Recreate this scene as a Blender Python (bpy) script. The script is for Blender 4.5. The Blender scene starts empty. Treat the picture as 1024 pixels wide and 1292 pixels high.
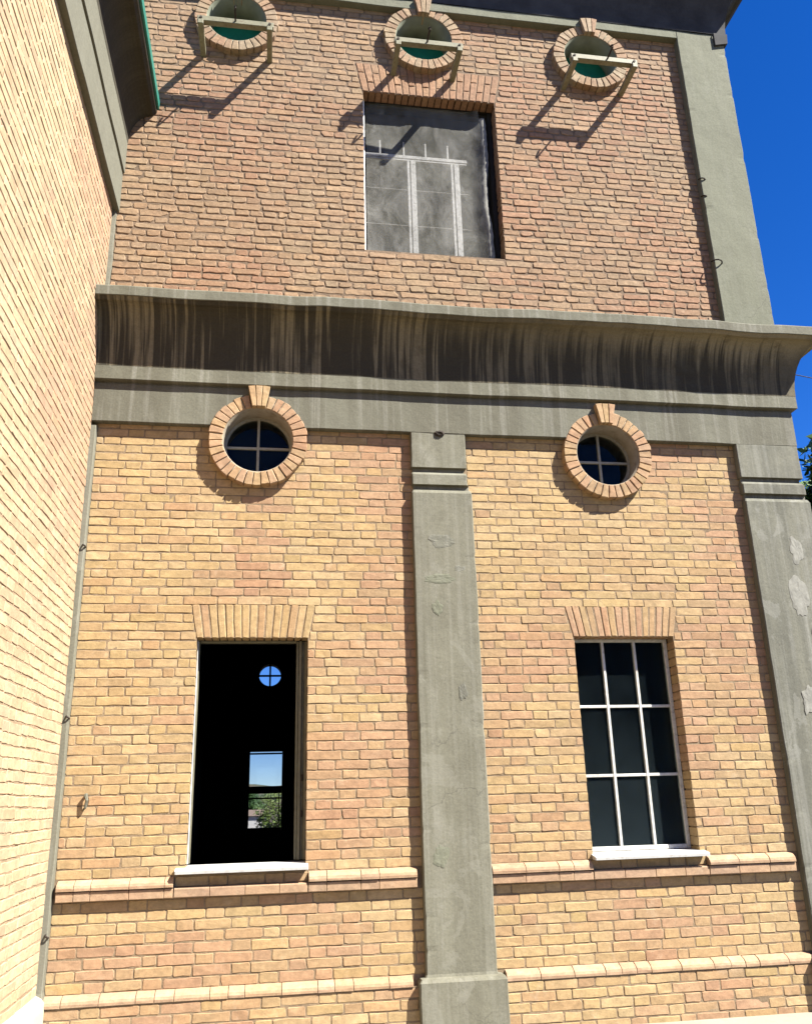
import bpy, math, random
from mathutils import Vector, Matrix, noise
R_ = math.radians
S = bpy.context.scene
COL = S.collection

# ------------------------------------------------------------------ camera
cam = bpy.data.cameras.new('camera')
co = bpy.data.objects.new('camera', cam); COL.objects.link(co); S.camera = co
cam.sensor_fit = 'VERTICAL'; cam.sensor_height = 24.0
cam.lens = 1081.63 / 1292 * 24.0
cam.clip_start = 0.05; cam.clip_end = 6000
yaw, pit, rol = R_(9.0395), R_(18.2797), R_(-1.5699)
F = Vector((math.sin(yaw)*math.cos(pit), math.cos(yaw)*math.cos(pit), math.sin(pit)))
r0 = Vector((math.cos(yaw), -math.sin(yaw), 0)); u0 = r0.cross(F)
rr = math.cos(rol)*r0 + math.sin(rol)*u0; uu = -math.sin(rol)*r0 + math.cos(rol)*u0
CAMY = -5.5
M = Matrix.Identity(4)
for i in range(3):
    M[i][0] = rr[i]; M[i][1] = uu[i]; M[i][2] = -F[i]
M[0][3], M[1][3], M[2][3] = 0, CAMY, 0
co.matrix_world = M

# ------------------------------------------------------------------ sky, sun, exposure
SUN = Vector((1.38, -1.0, 1.92)).normalized()
W = bpy.data.worlds.new('World'); S.world = W; W.use_nodes = True
nt = W.node_tree; bg = nt.nodes['Background']
sky = nt.nodes.new('ShaderNodeTexSky'); sky.sky_type = 'NISHITA'; sky.sun_disc = False
sky.sun_elevation = math.asin(SUN.z); sky.sun_rotation = math.atan2(SUN.x, SUN.y)
sky.altitude = 1200; sky.air_density = 0.75; sky.dust_density = 0.0; sky.ozone_density = 5.0
hs = nt.nodes.new('ShaderNodeHueSaturation'); hs.inputs['Saturation'].default_value = 1.28; hs.inputs['Hue'].default_value = 0.514
nt.links.new(sky.outputs[0], hs.inputs['Color']); nt.links.new(hs.outputs[0], bg.inputs[0]); bg.inputs[1].default_value = 0.055
sl = bpy.data.lights.new('sun', 'SUN'); sl.energy = 5.0; sl.angle = R_(0.5); sl.color = (1.0, 0.95, 0.86)
so = bpy.data.objects.new('sun', sl); COL.objects.link(so)
so.rotation_euler = SUN.to_track_quat('Z', 'Y').to_euler(); so.location = (8, -6, 12)
S.view_settings.view_transform = 'Standard'; S.view_settings.look = 'None'
S.view_settings.exposure = 2.15; S.view_settings.gamma = 1

# ------------------------------------------------------------------ helpers
def new_mat(name):
    m = bpy.data.materials.new(name); m.use_nodes = True
    t = m.node_tree; b = t.nodes['Principled BSDF']
    b.inputs['Roughness'].default_value = 0.9
    b.inputs['Specular IOR Level'].default_value = 0.25
    return m, t, b
def N(t, kind, **kw):
    n = t.nodes.new(kind)
    for k, v in kw.items():
        if k in n.inputs: n.inputs[k].default_value = v
        else: setattr(n, k, v)
    return n
def coords(t, scale=(1,1,1)):
    tc = N(t, 'ShaderNodeTexCoord'); mp = N(t, 'ShaderNodeMapping')
    mp.inputs['Scale'].default_value = scale
    t.links.new(tc.outputs['Object'], mp.inputs[0]); return mp.outputs[0]
def tex(t, scale, detail=4, rough=0.55, stretch=(1,1,1), dist=0.0):
    n = N(t, 'ShaderNodeTexNoise'); n.inputs['Scale'].default_value = scale
    n.inputs['Detail'].default_value = detail; n.inputs['Roughness'].default_value = rough
    n.inputs['Distortion'].default_value = dist
    t.links.new(coords(t, stretch), n.inputs['Vector']); return n.outputs[0]
def rng(t, sock, a, b, c=0.0, d=1.0, smooth=False):
    n = N(t, 'ShaderNodeMapRange'); n.inputs[1].default_value = a; n.inputs[2].default_value = b
    n.inputs[3].default_value = c; n.inputs[4].default_value = d
    if smooth: n.interpolation_type = 'SMOOTHSTEP'
    t.links.new(sock, n.inputs[0]); return n.outputs[0]
def math_(t, op, a, b):
    n = N(t, 'ShaderNodeMath', operation=op)
    for i, s in enumerate((a, b)):
        if isinstance(s, (int, float)): n.inputs[i].default_value = s
        else: t.links.new(s, n.inputs[i])
    return n.outputs[0]
def mix(t, fac, a, b, mode='MIX'):
    n = N(t, 'ShaderNodeMix'); n.data_type = 'RGBA'; n.blend_type = mode
    for i, s in ((0, fac), (6, a), (7, b)):
        if isinstance(s, (int, float)): n.inputs[i].default_value = s
        elif isinstance(s, tuple): n.inputs[i].default_value = (*s, 1)
        else: t.links.new(s, n.inputs[i])
    return n.outputs[2]
def bump(t, b, h, strength=0.3, dist=0.01, prev=None):
    n = N(t, 'ShaderNodeBump'); n.inputs['Strength'].default_value = strength
    n.inputs['Distance'].default_value = dist
    t.links.new(h, n.inputs['Height'])
    if prev is not None: t.links.new(prev, n.inputs['Normal'])
    t.links.new(n.outputs[0], b.inputs['Normal']); return n.outputs[0]
def grey(t, sock):
    n = N(t, 'ShaderNodeCombineColor')
    for i in range(3): t.links.new(sock, n.inputs[i])
    return n.outputs[0]

# ------------------------------------------------------------------ materials
def brick_material(name, lo=0.78, hi=1.12, grime=0.25, bstr=0.5, k=0.50):
    m, t, b = new_mat(name)
    at = N(t, 'ShaderNodeAttribute'); at.attribute_name = 'Col'
    v = rng(t, tex(t, 38, 5, 0.7), 0.3, 0.7, lo*k, hi*k)
    c = mix(t, 1.0, at.outputs['Color'], grey(t, v), 'MULTIPLY')
    spots = rng(t, tex(t, 130, 2, 0.6), 0.64, 0.74, 0, 0.55)
    c = mix(t, spots, c, (0.089, 0.052, 0.033))
    pale = rng(t, tex(t, 16, 6, 0.7), 0.60, 0.74, 0, 0.45)
    c = mix(t, pale, c, (0.303, 0.244, 0.170))
    cl = rng(t, tex(t, 2.3, 5, 0.6, (1, 1, 1.6)), 0.36, 0.64)
    c = mix(t, 1.0, c, mix(t, cl, (1.05, 1.03, 0.98), (0.99, 0.925, 0.90)), 'MULTIPLY')
    eff = rng(t, tex(t, 7.5, 6, 0.72, (1, 1, 0.8), 0.4), 0.58, 0.74, 0, 0.40)
    c = mix(t, eff, c, (0.36, 0.285, 0.20))
    inb = rng(t, tex(t, 21, 4, 0.65, (0.6, 0.6, 1.2)), 0.32, 0.68, 0.84, 1.14)
    c = mix(t, 1.0, c, grey(t, inb), 'MULTIPLY')
    dirt = rng(t, tex(t, 1.7, 6, 0.65), 0.5, 0.75, 0, grime)
    c = mix(t, dirt, c, (0.118, 0.085, 0.052))
    t.links.new(c, b.inputs['Base Color'])
    p = bump(t, b, tex(t, 30, 4, 0.6), bstr, 0.004)
    bump(t, b, tex(t, 160, 3, 0.65), bstr, 0.0016, p)
    return m
def mortar_material(name, a, c2):
    m, t, b = new_mat(name)
    c = mix(t, rng(t, tex(t, 5, 6, 0.65), 0.35, 0.65), a, c2)
    c = mix(t, 1.0, c, grey(t, rng(t, tex(t, 90, 3, 0.6), 0.3, 0.7, 0.75, 1.15)), 'MULTIPLY')
    t.links.new(c, b.inputs['Base Color'])
    bump(t, b, tex(t, 110, 4, 0.7), 0.6, 0.003)
    return m
def concrete_material(name, base=(0.124, 0.120, 0.090), dark=(0.085, 0.081, 0.059), light=(0.166, 0.162, 0.133), streak=0.6, along=(9, 9, 0.35)):
    m, t, b = new_mat(name)
    st = tex(t, 1.0, 5, 0.6, along)
    c = mix(t, rng(t, st, 0.40, 0.62, 0, streak), base, dark)
    st2 = tex(t, 1.7, 4, 0.6, (along[0]*0.9, along[1]*0.9, along[2]))
    c = mix(t, rng(t, st2, 0.55, 0.72, 0, streak), c, light)
    bl = tex(t, 2.6, 7, 0.7)
    c = mix(t, rng(t, bl, 0.48, 0.7, 0, 0.65), c, dark)
    c = mix(t, rng(t, tex(t, 5.3, 6, 0.7, (1, 1, 0.5), 0.6), 0.58, 0.70, 0, 0.5), c, light)
    c = mix(t, 1.0, c, grey(t, rng(t, tex(t, 70, 4, 0.65), 0.3, 0.7, 0.85, 1.12)), 'MULTIPLY')
    fs_ = tex(t, 1.0, 3, 0.6, (along[0]*3.2, along[1]*3.2, along[2]*1.6))
    c = mix(t, rng(t, fs_, 0.5, 0.68, 0, streak*0.55), c, light)
    pt = tex(t, 3.4, 5, 0.62, (1, 1, 0.8), 0.8)
    c = mix(t, rng(t, pt, 0.605, 0.625, 0, streak*0.55), c, light)
    c = mix(t, rng(t, pt, 0.385, 0.37, 0, streak*0.5), c, dark)
    vo = N(t, 'ShaderNodeTexVoronoi'); vo.feature = 'DISTANCE_TO_EDGE'; vo.inputs['Scale'].default_value = 1.7
    wv = N(t, 'ShaderNodeTexNoise'); wv.inputs['Scale'].default_value = 6.0; wv.inputs['Detail'].default_value = 5
    cc_ = coords(t, (1, 1, 0.8)); t.links.new(cc_, wv.inputs['Vector'])
    va = N(t, 'ShaderNodeVectorMath', operation='MULTIPLY_ADD'); va.inputs[1].default_value = (0.25, 0.25, 0.25)
    t.links.new(wv.outputs['Color'], va.inputs[0]); t.links.new(cc_, va.inputs[2]); t.links.new(va.outputs[0], vo.inputs['Vector'])
    crk = math_(t, 'MULTIPLY', rng(t, vo.outputs['Distance'], 0.001, 0.006, 1, 0), rng(t, tex(t, 1.4, 2), 0.53, 0.62, 0, 0.45))
    c = mix(t, crk, c, (0.045, 0.042, 0.034))
    pits = rng(t, tex(t, 85, 2, 0.5), 0.70, 0.76, 0, 0.6)
    c = mix(t, pits, c, (0.06, 0.055, 0.045))
    t.links.new(c, b.inputs['Base Color'])
    p = bump(t, b, tex(t, 9, 5, 0.6), 0.35, 0.012)
    bump(t, b, tex(t, 120, 4, 0.7), 0.45, 0.002, p)
    return m
def cornice_material(name='stained_concrete', drips=0.8, runs=1.0):
    m, t, b = new_mat(name)
    at = N(t, 'ShaderNodeAttribute'); at.attribute_name = 'prof'      # 0 below the cove, 0..1 up the cove, 2 fascia
    p = at.outputs['Fac']
    incove = math_(t, 'MULTIPLY', math_(t, 'GREATER_THAN', p, 0.001), math_(t, 'LESS_THAN', p, 1.5))
    ru = N(t, 'ShaderNodeAttribute'); ru.attribute_name = 'run'
    tc = N(t, 'ShaderNodeTexCoord'); sx = N(t, 'ShaderNodeSeparateXYZ'); t.links.new(tc.outputs['Object'], sx.inputs[0])
    def runtex(ks, kz, detail, rough, dist=0.0):
        cb = N(t, 'ShaderNodeCombineXYZ')
        t.links.new(math_(t, 'MULTIPLY', ru.outputs['Fac'], ks), cb.inputs[0]); t.links.new(math_(t, 'MULTIPLY', sx.outputs[2], kz), cb.inputs[1])
        n = N(t, 'ShaderNodeTexNoise'); n.inputs['Scale'].default_value = 1.0; n.inputs['Detail'].default_value = detail
        n.inputs['Roughness'].default_value = rough; n.inputs['Distortion'].default_value = dist
        t.links.new(cb.outputs[0], n.inputs['Vector']); return n.outputs[0]
    fine = runtex(26, 0.9, 3, 0.55, 0.3)
    wide = runtex(4.2, 0.3, 3, 0.5)
    base = (0.113, 0.111, 0.084)
    # frieze and fillet: pale and dark runs
    c = mix(t, rng(t, wide, 0.38, 0.58, 0, 0.85*runs), base, (0.079, 0.075, 0.054))
    c = mix(t, rng(t, fine, 0.52, 0.66, 0, 0.65*runs), c, (0.159, 0.155, 0.129))
    c = mix(t, rng(t, sx.outputs[2], 2.700, 2.704, 0.28, 0.0), c, (0.075, 0.072, 0.055))
    # cove: black growth, with washed drips, thinning out to the right-hand end
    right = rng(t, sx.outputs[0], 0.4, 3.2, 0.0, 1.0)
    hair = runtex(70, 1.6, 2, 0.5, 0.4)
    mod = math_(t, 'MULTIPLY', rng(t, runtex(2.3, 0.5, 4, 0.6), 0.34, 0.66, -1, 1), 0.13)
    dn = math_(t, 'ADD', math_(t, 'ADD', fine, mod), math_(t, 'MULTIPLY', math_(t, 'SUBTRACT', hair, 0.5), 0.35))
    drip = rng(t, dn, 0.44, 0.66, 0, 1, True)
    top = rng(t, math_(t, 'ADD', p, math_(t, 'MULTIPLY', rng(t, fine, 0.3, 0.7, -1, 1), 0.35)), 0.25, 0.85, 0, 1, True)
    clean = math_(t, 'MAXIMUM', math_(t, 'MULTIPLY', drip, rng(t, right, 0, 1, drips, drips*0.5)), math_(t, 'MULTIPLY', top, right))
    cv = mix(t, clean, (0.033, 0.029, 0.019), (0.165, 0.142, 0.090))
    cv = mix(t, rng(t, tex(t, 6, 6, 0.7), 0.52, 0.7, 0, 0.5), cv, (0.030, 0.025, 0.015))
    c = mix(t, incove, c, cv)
    c = mix(t, rng(t, tex(t, 3.1, 7, 0.72), 0.55, 0.75, 0, 0.55), c, (0.061, 0.058, 0.043))
    c = mix(t, 1.0, c, grey(t, rng(t, tex(t, 75, 4, 0.65), 0.3, 0.7, 0.85, 1.12)), 'MULTIPLY')
    t.links.new(c, b.inputs['Base Color'])
    q = bump(t, b, tex(t, 8, 5, 0.6), 0.4, 0.014)
    bump(t, b, tex(t, 120, 4, 0.7), 0.45, 0.002, q)
    return m
def plain(name, col, rough=0.8, metal=0.0, var=0.2, scale=12, bumps=0.15, dirt=None):
    m, t, b = new_mat(name)
    c = mix(t, 1.0, col, grey(t, rng(t, tex(t, scale, 6, 0.65), 0.3, 0.7, 1-var, 1+var)), 'MULTIPLY')
    if dirt: c = mix(t, rng(t, tex(t, scale*1.6, 6, 0.7), 0.52, 0.68, 0, 0.7), c, dirt)
    t.links.new(c, b.inputs['Base Color'])
    b.inputs['Roughness'].default_value = rough; b.inputs['Metallic'].default_value = metal
    if bumps: bump(t, b, tex(t, scale*5, 4, 0.6), bumps, 0.003)
    return m
def glass_material(name, dust=0.05, tint=(0.35, 0.5, 0.55), z0=None, z1=None, ior=1.3, through=(0.75, 0.8, 0.8)):
    m, t, b = new_mat(name); t.nodes.remove(b)
    out = t.nodes['Material Output']
    tr = N(t, 'ShaderNodeBsdfTransparent'); tr.inputs[0].default_value = (*through, 1)
    gl = N(t, 'ShaderNodeBsdfGlossy'); gl.inputs['Roughness'].default_value = 0.02
    df = N(t, 'ShaderNodeBsdfDiffuse'); df.inputs[0].default_value = (*tint, 1)
    fr = N(t, 'ShaderNodeFresnel'); fr.inputs[0].default_value = ior
    m1 = N(t, 'ShaderNodeMixShader'); m2 = N(t, 'ShaderNodeMixShader')
    t.links.new(fr.outputs[0], m1.inputs[0]); t.links.new(tr.outputs[0], m1.inputs[1]); t.links.new(gl.outputs[0], m1.inputs[2])
    d = rng(t, tex(t, 5, 6, 0.7), 0.3, 0.75, dust*0.5, dust*1.5)
    if z0 is not None:
        tc = N(t, 'ShaderNodeTexCoord'); sx = N(t, 'ShaderNodeSeparateXYZ'); t.links.new(tc.outputs['Object'], sx.inputs[0])
        d = math_(t, 'ADD', d, rng(t, sx.outputs[2], z0, z1, dust*2.6, 0.0))
    t.links.new(d, m2.inputs[0]); t.links.new(m1.outputs[0], m2.inputs[1]); t.links.new(df.outputs[0], m2.inputs[2])
    t.links.new(m2.outputs[0], out.inputs[0])
    bp = N(t, 'ShaderNodeBump'); bp.inputs['Strength'].default_value = 0.03; bp.inputs['Distance'].default_value = 0.02
    t.links.new(tex(t, 3.0, 2), bp.inputs['Height']); t.links.new(bp.outputs[0], gl.inputs['Normal'])
    return m
def sheet_material():
    m, t, b = new_mat('dusty_mesh'); out = t.nodes['Material Output']
    c = mix(t, rng(t, tex(t, 4.5, 7, 0.72, (1, 1, 0.6), 0.7), 0.38, 0.66), (0.052, 0.051, 0.042), (0.180, 0.178, 0.162))
    c = mix(t, rng(t, tex(t, 11, 5, 0.7, (1, 1, 0.35), 0.4), 0.54, 0.74, 0, 0.35), c, (0.325, 0.321, 0.299))
    c = mix(t, rng(t, tex(t, 2.2, 4, 0.6), 0.5, 0.7, 0, 0.6), c, (0.078, 0.078, 0.065))
    t.links.new(c, b.inputs['Base Color'])
    bump(t, b, tex(t, 7, 4, 0.6), 0.4, 0.01)
    tr = N(t, 'ShaderNodeBsdfTransparent'); mx = N(t, 'ShaderNodeMixShader'); mx.inputs[0].default_value = 0.58
    t.links.new(tr.outputs[0], mx.inputs[1]); t.links.new(b.outputs[0], mx.inputs[2]); t.links.new(mx.outputs[0], out.inputs[0])
    return m
MT = dict(
    brick_lower=brick_material('brick_lower', 0.82, 1.10, 0.12),
    brick_upper=brick_material('brick_upper', 0.72, 1.14, 0.30, 0.8),
    brick_wing=brick_material('brick_wing', 0.88, 1.06, 0.06, 0.5, 0.56),
    mortar_lower=mortar_material('mortar_lower', (0.125, 0.090, 0.056), (0.20, 0.146, 0.09)),
    mortar_upper=mortar_material('mortar_upper', (0.095, 0.066, 0.043), (0.165, 0.115, 0.075)),
    mortar_wing=mortar_material('mortar_wing', (0.19, 0.135, 0.082), (0.28, 0.205, 0.13)),
    concrete=concrete_material('concrete'),
    concrete_patchy=concrete_material('concrete_patchy', (0.120, 0.118, 0.092), (0.068, 0.068, 0.055), (0.184, 0.183, 0.161), 0.6),
    concrete_upper=concrete_material('concrete_upper', (0.113, 0.116, 0.083), (0.092, 0.094, 0.066), (0.134, 0.136, 0.106), 0.35),
    concrete_light=plain('concrete_light', (0.170, 0.168, 0.146), 0.95, var=0.22, scale=14, dirt=(0.11, 0.108, 0.09)),
    cornice=cornice_material(), cornice_wing=cornice_material('stained_concrete_wing', 0.06, 0.15),
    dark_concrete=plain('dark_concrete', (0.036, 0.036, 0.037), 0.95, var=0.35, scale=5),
    plaster=plain('plaster', (0.181, 0.156, 0.118), 0.95, var=0.18, scale=9, dirt=(0.101, 0.081, 0.056)),
    plaster_green=plain('plaster_green', (0.126, 0.136, 0.101), 0.95, var=0.2, scale=9),
    white_plaster=plain('white_plaster', (0.332, 0.292, 0.212), 0.95, var=0.12, scale=5, dirt=(0.252, 0.212, 0.146)),
    white_metal=plain('white_metal', (0.363, 0.363, 0.352), 0.5, var=0.1, scale=20, dirt=(0.252, 0.232, 0.201)),
    frame_paint=plain('frame_paint', (0.212, 0.201, 0.166), 0.55, var=0.15, scale=30, dirt=(0.126, 0.101, 0.070)),
    frame_white=plain('frame_white', (0.78, 0.78, 0.76), 0.6, var=0.25, scale=30, dirt=(0.111, 0.101, 0.086)),
    bar_paint=plain('bar_paint', (0.40, 0.395, 0.37), 0.55, var=0.15, scale=30, dirt=(0.20, 0.17, 0.12)),
    sunlit_hem=plain('sunlit_hem', (0.15, 0.148, 0.135), 0.9, var=0.3, scale=25, dirt=(0.09, 0.085, 0.07)),  # lighter grey paints in the sun caught on the mesh's curled edge
    frame_olive=plain('frame_olive', (0.121, 0.113, 0.075), 0.6, var=0.2, scale=25),
    iron_paint=plain('iron_paint', (0.151, 0.144, 0.095), 0.6, var=0.2, scale=25, dirt=(0.081, 0.056, 0.030)),
    rust=plain('rust', (0.027, 0.020, 0.015), 0.8, var=0.4, scale=40),
    green_paint=plain('green_paint', (0.004, 0.11, 0.06), 0.6, var=0.25, scale=6),
    green_gutter=plain('green_gutter', (0.02, 0.13, 0.10), 0.5, var=0.2, scale=14),
    interior_shade=plain('interior_shade', (0.018, 0.017, 0.016), 0.95, var=0.3, scale=3, bumps=0),  # near-black colour paints in the darkness of the unlit interior
    render=plain('render', (0.30, 0.27, 0.21), 0.95, var=0.15, scale=3),
    glass=glass_material('glass', 0.010, (0.3, 0.38, 0.45), None, None, 1.22),
    dusty_glass=glass_material('dusty_glass', 0.009, (0.20, 0.275, 0.32), -0.45, 0.45, 1.06),
    dim_glass=glass_material('dim_glass', 0.02, (0.2, 0.2, 0.2), None, None, 1.3, (0.60, 0.62, 0.66)),
    mesh=sheet_material(),
    bark=plain('bark', (0.11, 0.08, 0.055), 0.95, var=0.35, scale=10),
    cable=plain('cable', (0.03, 0.03, 0.035), 0.6, bumps=0),
    roofing=plain('roofing', (0.16, 0.15, 0.14), 0.9),
    whitewash=plain('whitewash', (0.62, 0.58, 0.52), 0.9),
    tile=plain('tile', (0.22, 0.16, 0.12), 0.9),
)
def leaf_material(name, a, bcol):
    m, t, b = new_mat(name)
    at = N(t, 'ShaderNodeAttribute'); at.attribute_name = 'Col'
    t.links.new(mix(t, at.outputs['Fac'], a, bcol), b.inputs['Base Color'])
    b.inputs['Roughness'].default_value = 0.6
    try: b.inputs['Transmission Weight'].default_value = 0.0
    except KeyError: pass
    return m
MT['leaf_dark'] = leaf_material('leaf_dark', (0.014, 0.036, 0.010), (0.048, 0.088, 0.020))
MT['leaf_mid'] = leaf_material('leaf_mid', (0.022, 0.055, 0.013), (0.062, 0.118, 0.028))
MT['leaf_bright'] = leaf_material('leaf_bright', (0.062, 0.100, 0.018), (0.150, 0.190, 0.042))

# ------------------------------------------------------------------ mesh builder
class MB:
    def __init__(s): s.v = []; s.f = []; s.c = []; s.p = []; s.run = []
    def add(s, vs, fs, col=(1, 1, 1), prof=None):
        o = len(s.v); s.v += vs; s.f += [tuple(i + o for i in f) for f in fs]
        s.c += [col] * len(vs); s.p += (prof if prof else [0.0] * len(vs))
    def box(s, x0, x1, y0, y1, z0, z1, col=(1, 1, 1), skip=''):
        vs = [(x, y, z) for x in (x0, x1) for y in (y0, y1) for z in (z0, z1)]
        fs = [(0, 1, 3, 2), (4, 6, 7, 5), (0, 4, 5, 1), (2, 3, 7, 6), (0, 2, 6, 4), (1, 5, 7, 3)]
        s.add(vs, fs, col)
    def cbox(s, x0, x1, y0, y1, z0, z1, c=0.004):
        """box with chamfered edges along all three axes"""
        vs = []; idx = {}
        for sx in (0, 1):
            for sy in (0, 1):
                for sz in (0, 1):
                    X = (x0, x1)[sx]; Y = (y0, y1)[sy]; Z = (z0, z1)[sz]
                    dx, dy, dz = (c, -c)[sx], (c, -c)[sy], (c, -c)[sz]
                    for k, p in enumerate(((X, Y+dy, Z+dz), (X+dx, Y, Z+dz), (X+dx, Y+dy, Z))):
                        idx[sx, sy, sz, k] = len(vs); vs.append(p)
        fs = []
        q = lambda *a: idx[a]
        for s_ in (0, 1):
            fs.append((q(s_,0,0,0), q(s_,0,1,0), q(s_,1,1,0), q(s_,1,0,0)))
            fs.append((q(0,s_,0,1), q(0,s_,1,1), q(1,s_,1,1), q(1,s_,0,1)))
            fs.append((q(0,0,s_,2), q(0,1,s_,2), q(1,1,s_,2), q(1,0,s_,2)))
        for a in (0, 1):
            for b in (0, 1):
                fs.append((q(a,b,0,0), q(a,b,1,0), q(a,b,1,1), q(a,b,0,1)))
                fs.append((q(a,0,b,0), q(a,1,b,0), q(a,1,b,2), q(a,0,b,2)))
                fs.append((q(0,a,b,1), q(1,a,b,1), q(1,a,b,2), q(0,a,b,2)))
                for d in (0, 1): fs.append((q(a,b,d,0), q(a,b,d,1), q(a,b,d,2)))
        s.add(vs, fs)
    def tube(s, pts, r, n=8, cap=True):
        pts = [Vector(p) for p in pts]; rs = r if isinstance(r, (list, tuple)) else [r]*len(pts)
        vs = []; fs = []; ref = Vector((0.31, 0.2, 0.93))
        for i, p in enumerate(pts):
            d = (pts[min(i+1, len(pts)-1)] - pts[max(i-1, 0)]).normalized()
            a = d.cross(ref)
            if a.length < 1e-3: a = d.cross(Vector((1, 0, 0)))
            a.normalize(); b = d.cross(a)
            for k in range(n):
                t = 2*math.pi*k/n; vs.append(tuple(p + rs[i]*(math.cos(t)*a + math.sin(t)*b)))
        for i in range(len(pts)-1):
            for k in range(n):
                k2 = (k+1) % n; fs.append((i*n+k, i*n+k2, (i+1)*n+k2, (i+1)*n+k))
        if cap: fs.append(tuple(range(n))[::-1]); fs.append(tuple((len(pts)-1)*n+k for k in range(n)))
        s.add(vs, fs)
    def build(s, name, mat, parent=None, smooth=False):
        me = bpy.data.meshes.new(name); me.from_pydata(s.v, [], s.f)
        me.materials.append(mat)
        a = me.attributes.new('Col', 'FLOAT_COLOR', 'POINT')
        a.data.foreach_set('color', [x for c in s.c for x in (c[0], c[1], c[2], 1.0)])
        if any(s.p):
            a = me.attributes.new('prof', 'FLOAT', 'POINT'); a.data.foreach_set('value', s.p)
        if s.run:
            a = me.attributes.new('run', 'FLOAT', 'POINT'); a.data.foreach_set('value', s.run)
        import bmesh
        bm = bmesh.new(); bm.from_mesh(me); bmesh.ops.recalc_face_normals(bm, faces=bm.faces); bm.to_mesh(me); bm.free()
        if smooth:
            me.polygons.foreach_set('use_smooth', [True]*len(me.polygons))
        me.update()
        o = bpy.data.objects.new(name, me); COL.objects.link(o)
        if parent: o.parent = parent
        return o
def thing(name, label, cat, group=None, loc=(0, 0, 0)):
    o = bpy.data.objects.new(name, None); COL.objects.link(o); o.location = loc
    o.empty_display_size = 0.2
    o['label'] = label; o['category'] = cat
    if group: o['group'] = group
    return o
def tag(o, label, cat):
    o['label'] = label; o['category'] = cat; return o
def struct(o): o['kind'] = 'structure'; return o
def fn(x, y, z=0.0, o=3): return noise.fractal(Vector((x, y, z)), 0.9, 2.0, o, noise_basis='PERLIN_ORIGINAL')

FRONT = lambda u, w, v: (u, w, v)                 # wall plane y = 0, outside is -y
XW = -1.225
PLINTH = lambda u, w, v: (u, w-0.043, v)         # thicker foot of the wall
SIDE = lambda u, w, v: (XW - w, u, v)             # wall plane x = XW, outside is +x

def brick(mb, mp, poly, front, back, col, ch=0.004, rnd=None, jit=0.0015):
    """a prism over a convex outline: arris-worn front edge, slightly uneven face"""
    n = len(poly)
    cx = sum(p[0] for p in poly)/n; cy = sum(p[1] for p in poly)/n
    A = [(p[0]+rnd.uniform(-jit, jit), p[1]+rnd.uniform(-jit, jit)) for p in poly]
    ins = []
    for i in range(n):
        p0 = poly[i-1]; p1 = poly[i]; p2 = poly[(i+1) % n]
        e1 = (p1[0]-p0[0], p1[1]-p0[1]); e2 = (p2[0]-p1[0], p2[1]-p1[1])
        l1 = math.hypot(*e1) or 1; l2 = math.hypot(*e2) or 1
        nx = -e1[1]/l1 - e2[1]/l2; ny = e1[0]/l1 + e2[0]/l2
        l = math.hypot(nx, ny) or 1; nx /= l; ny /= l
        if nx*(cx-p1[0]) + ny*(cy-p1[1]) < 0: nx, ny = -nx, -ny
        c = ch*rnd.uniform(0.5, 1.6)
        ins.append((A[i][0]+nx*c, A[i][1]+ny*c))
    tu = rnd.uniform(-0.012, 0.012); tv = rnd.uniform(-0.03, 0.03)
    hh = max(p[1] for p in poly)-min(p[1] for p in poly); tv *= min(1.0, (0.05/max(hh, 0.01))**1.5)
    vs = []
    for (a, b) in ins: vs.append(mp(a, front + (a-cx)*tu + (b-cy)*tv + rnd.uniform(-0.0007, 0.0007), b))
    for (a, b) in A: vs.append(mp(a, front + ch*rnd.uniform(0.8, 1.4) + (a-cx)*tu + (b-cy)*tv, b))
    for (a, b) in A: vs.append(mp(a, back, b))
    fs = [tuple(range(n))]
    for i in range(n):
        j = (i+1) % n
        fs.append((i, n+i, n+j, j)); fs.append((n+i, 2*n+i, 2*n+j, n+j))
    mb.add(vs, fs, col)
def rect_poly(u0, u1, v0, v1, rnd, k=0.004, kl=1.0, kr=1.0):
    def cc(): return k*rnd.uniform(0.3, 1.7)*(3.0 if rnd.random() < 0.05 else 1.0)
    L = u1-u0; m = max(0, int(L/0.055))
    P = []
    a, b = cc()*kl, cc()*kl; P += [(u0, v0+a), (u0+b, v0)]
    for i in range(m): P.append((u0+L*(i+1)/(m+1), v0))
    a, b = cc()*kr, cc()*kr; P += [(u1-a, v0), (u1, v0+b)]
    a, b = cc()*kr, cc()*kr; P += [(u1, v1-a), (u1-b, v1)]
    for i in range(m): P.append((u1-L*(i+1)/(m+1), v1))
    a, b = cc()*kl, cc()*kl; P += [(u0+a, v1), (u0, v1-b)]
    return P
def pick(rnd, table):
    t = rnd.random()*sum(w for w, _ in table)
    for w, c in table:
        t -= w
        if t <= 0: break
    tw = sum(w for w, _ in table); mean = [sum(w*q[i] for w, q in table)/tw for i in range(3)]
    c = [0.5*a+0.5*b for a, b in zip(c, mean)]
    g = rnd.uniform(0.93, 1.07); h = rnd.uniform(-0.02, 0.02)
    return (c[0]*g*(1+h), c[1]*g, c[2]*g*(1-h*1.5))
YEL = (0.555, 0.410, 0.200); PALE = (0.60, 0.460, 0.260); TAN = (0.52, 0.370, 0.200); PNK = (0.515, 0.325, 0.205)
ORG = (0.51, 0.325, 0.175); RED = (0.43, 0.248, 0.155); OCH = (0.52, 0.385, 0.165)
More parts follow.
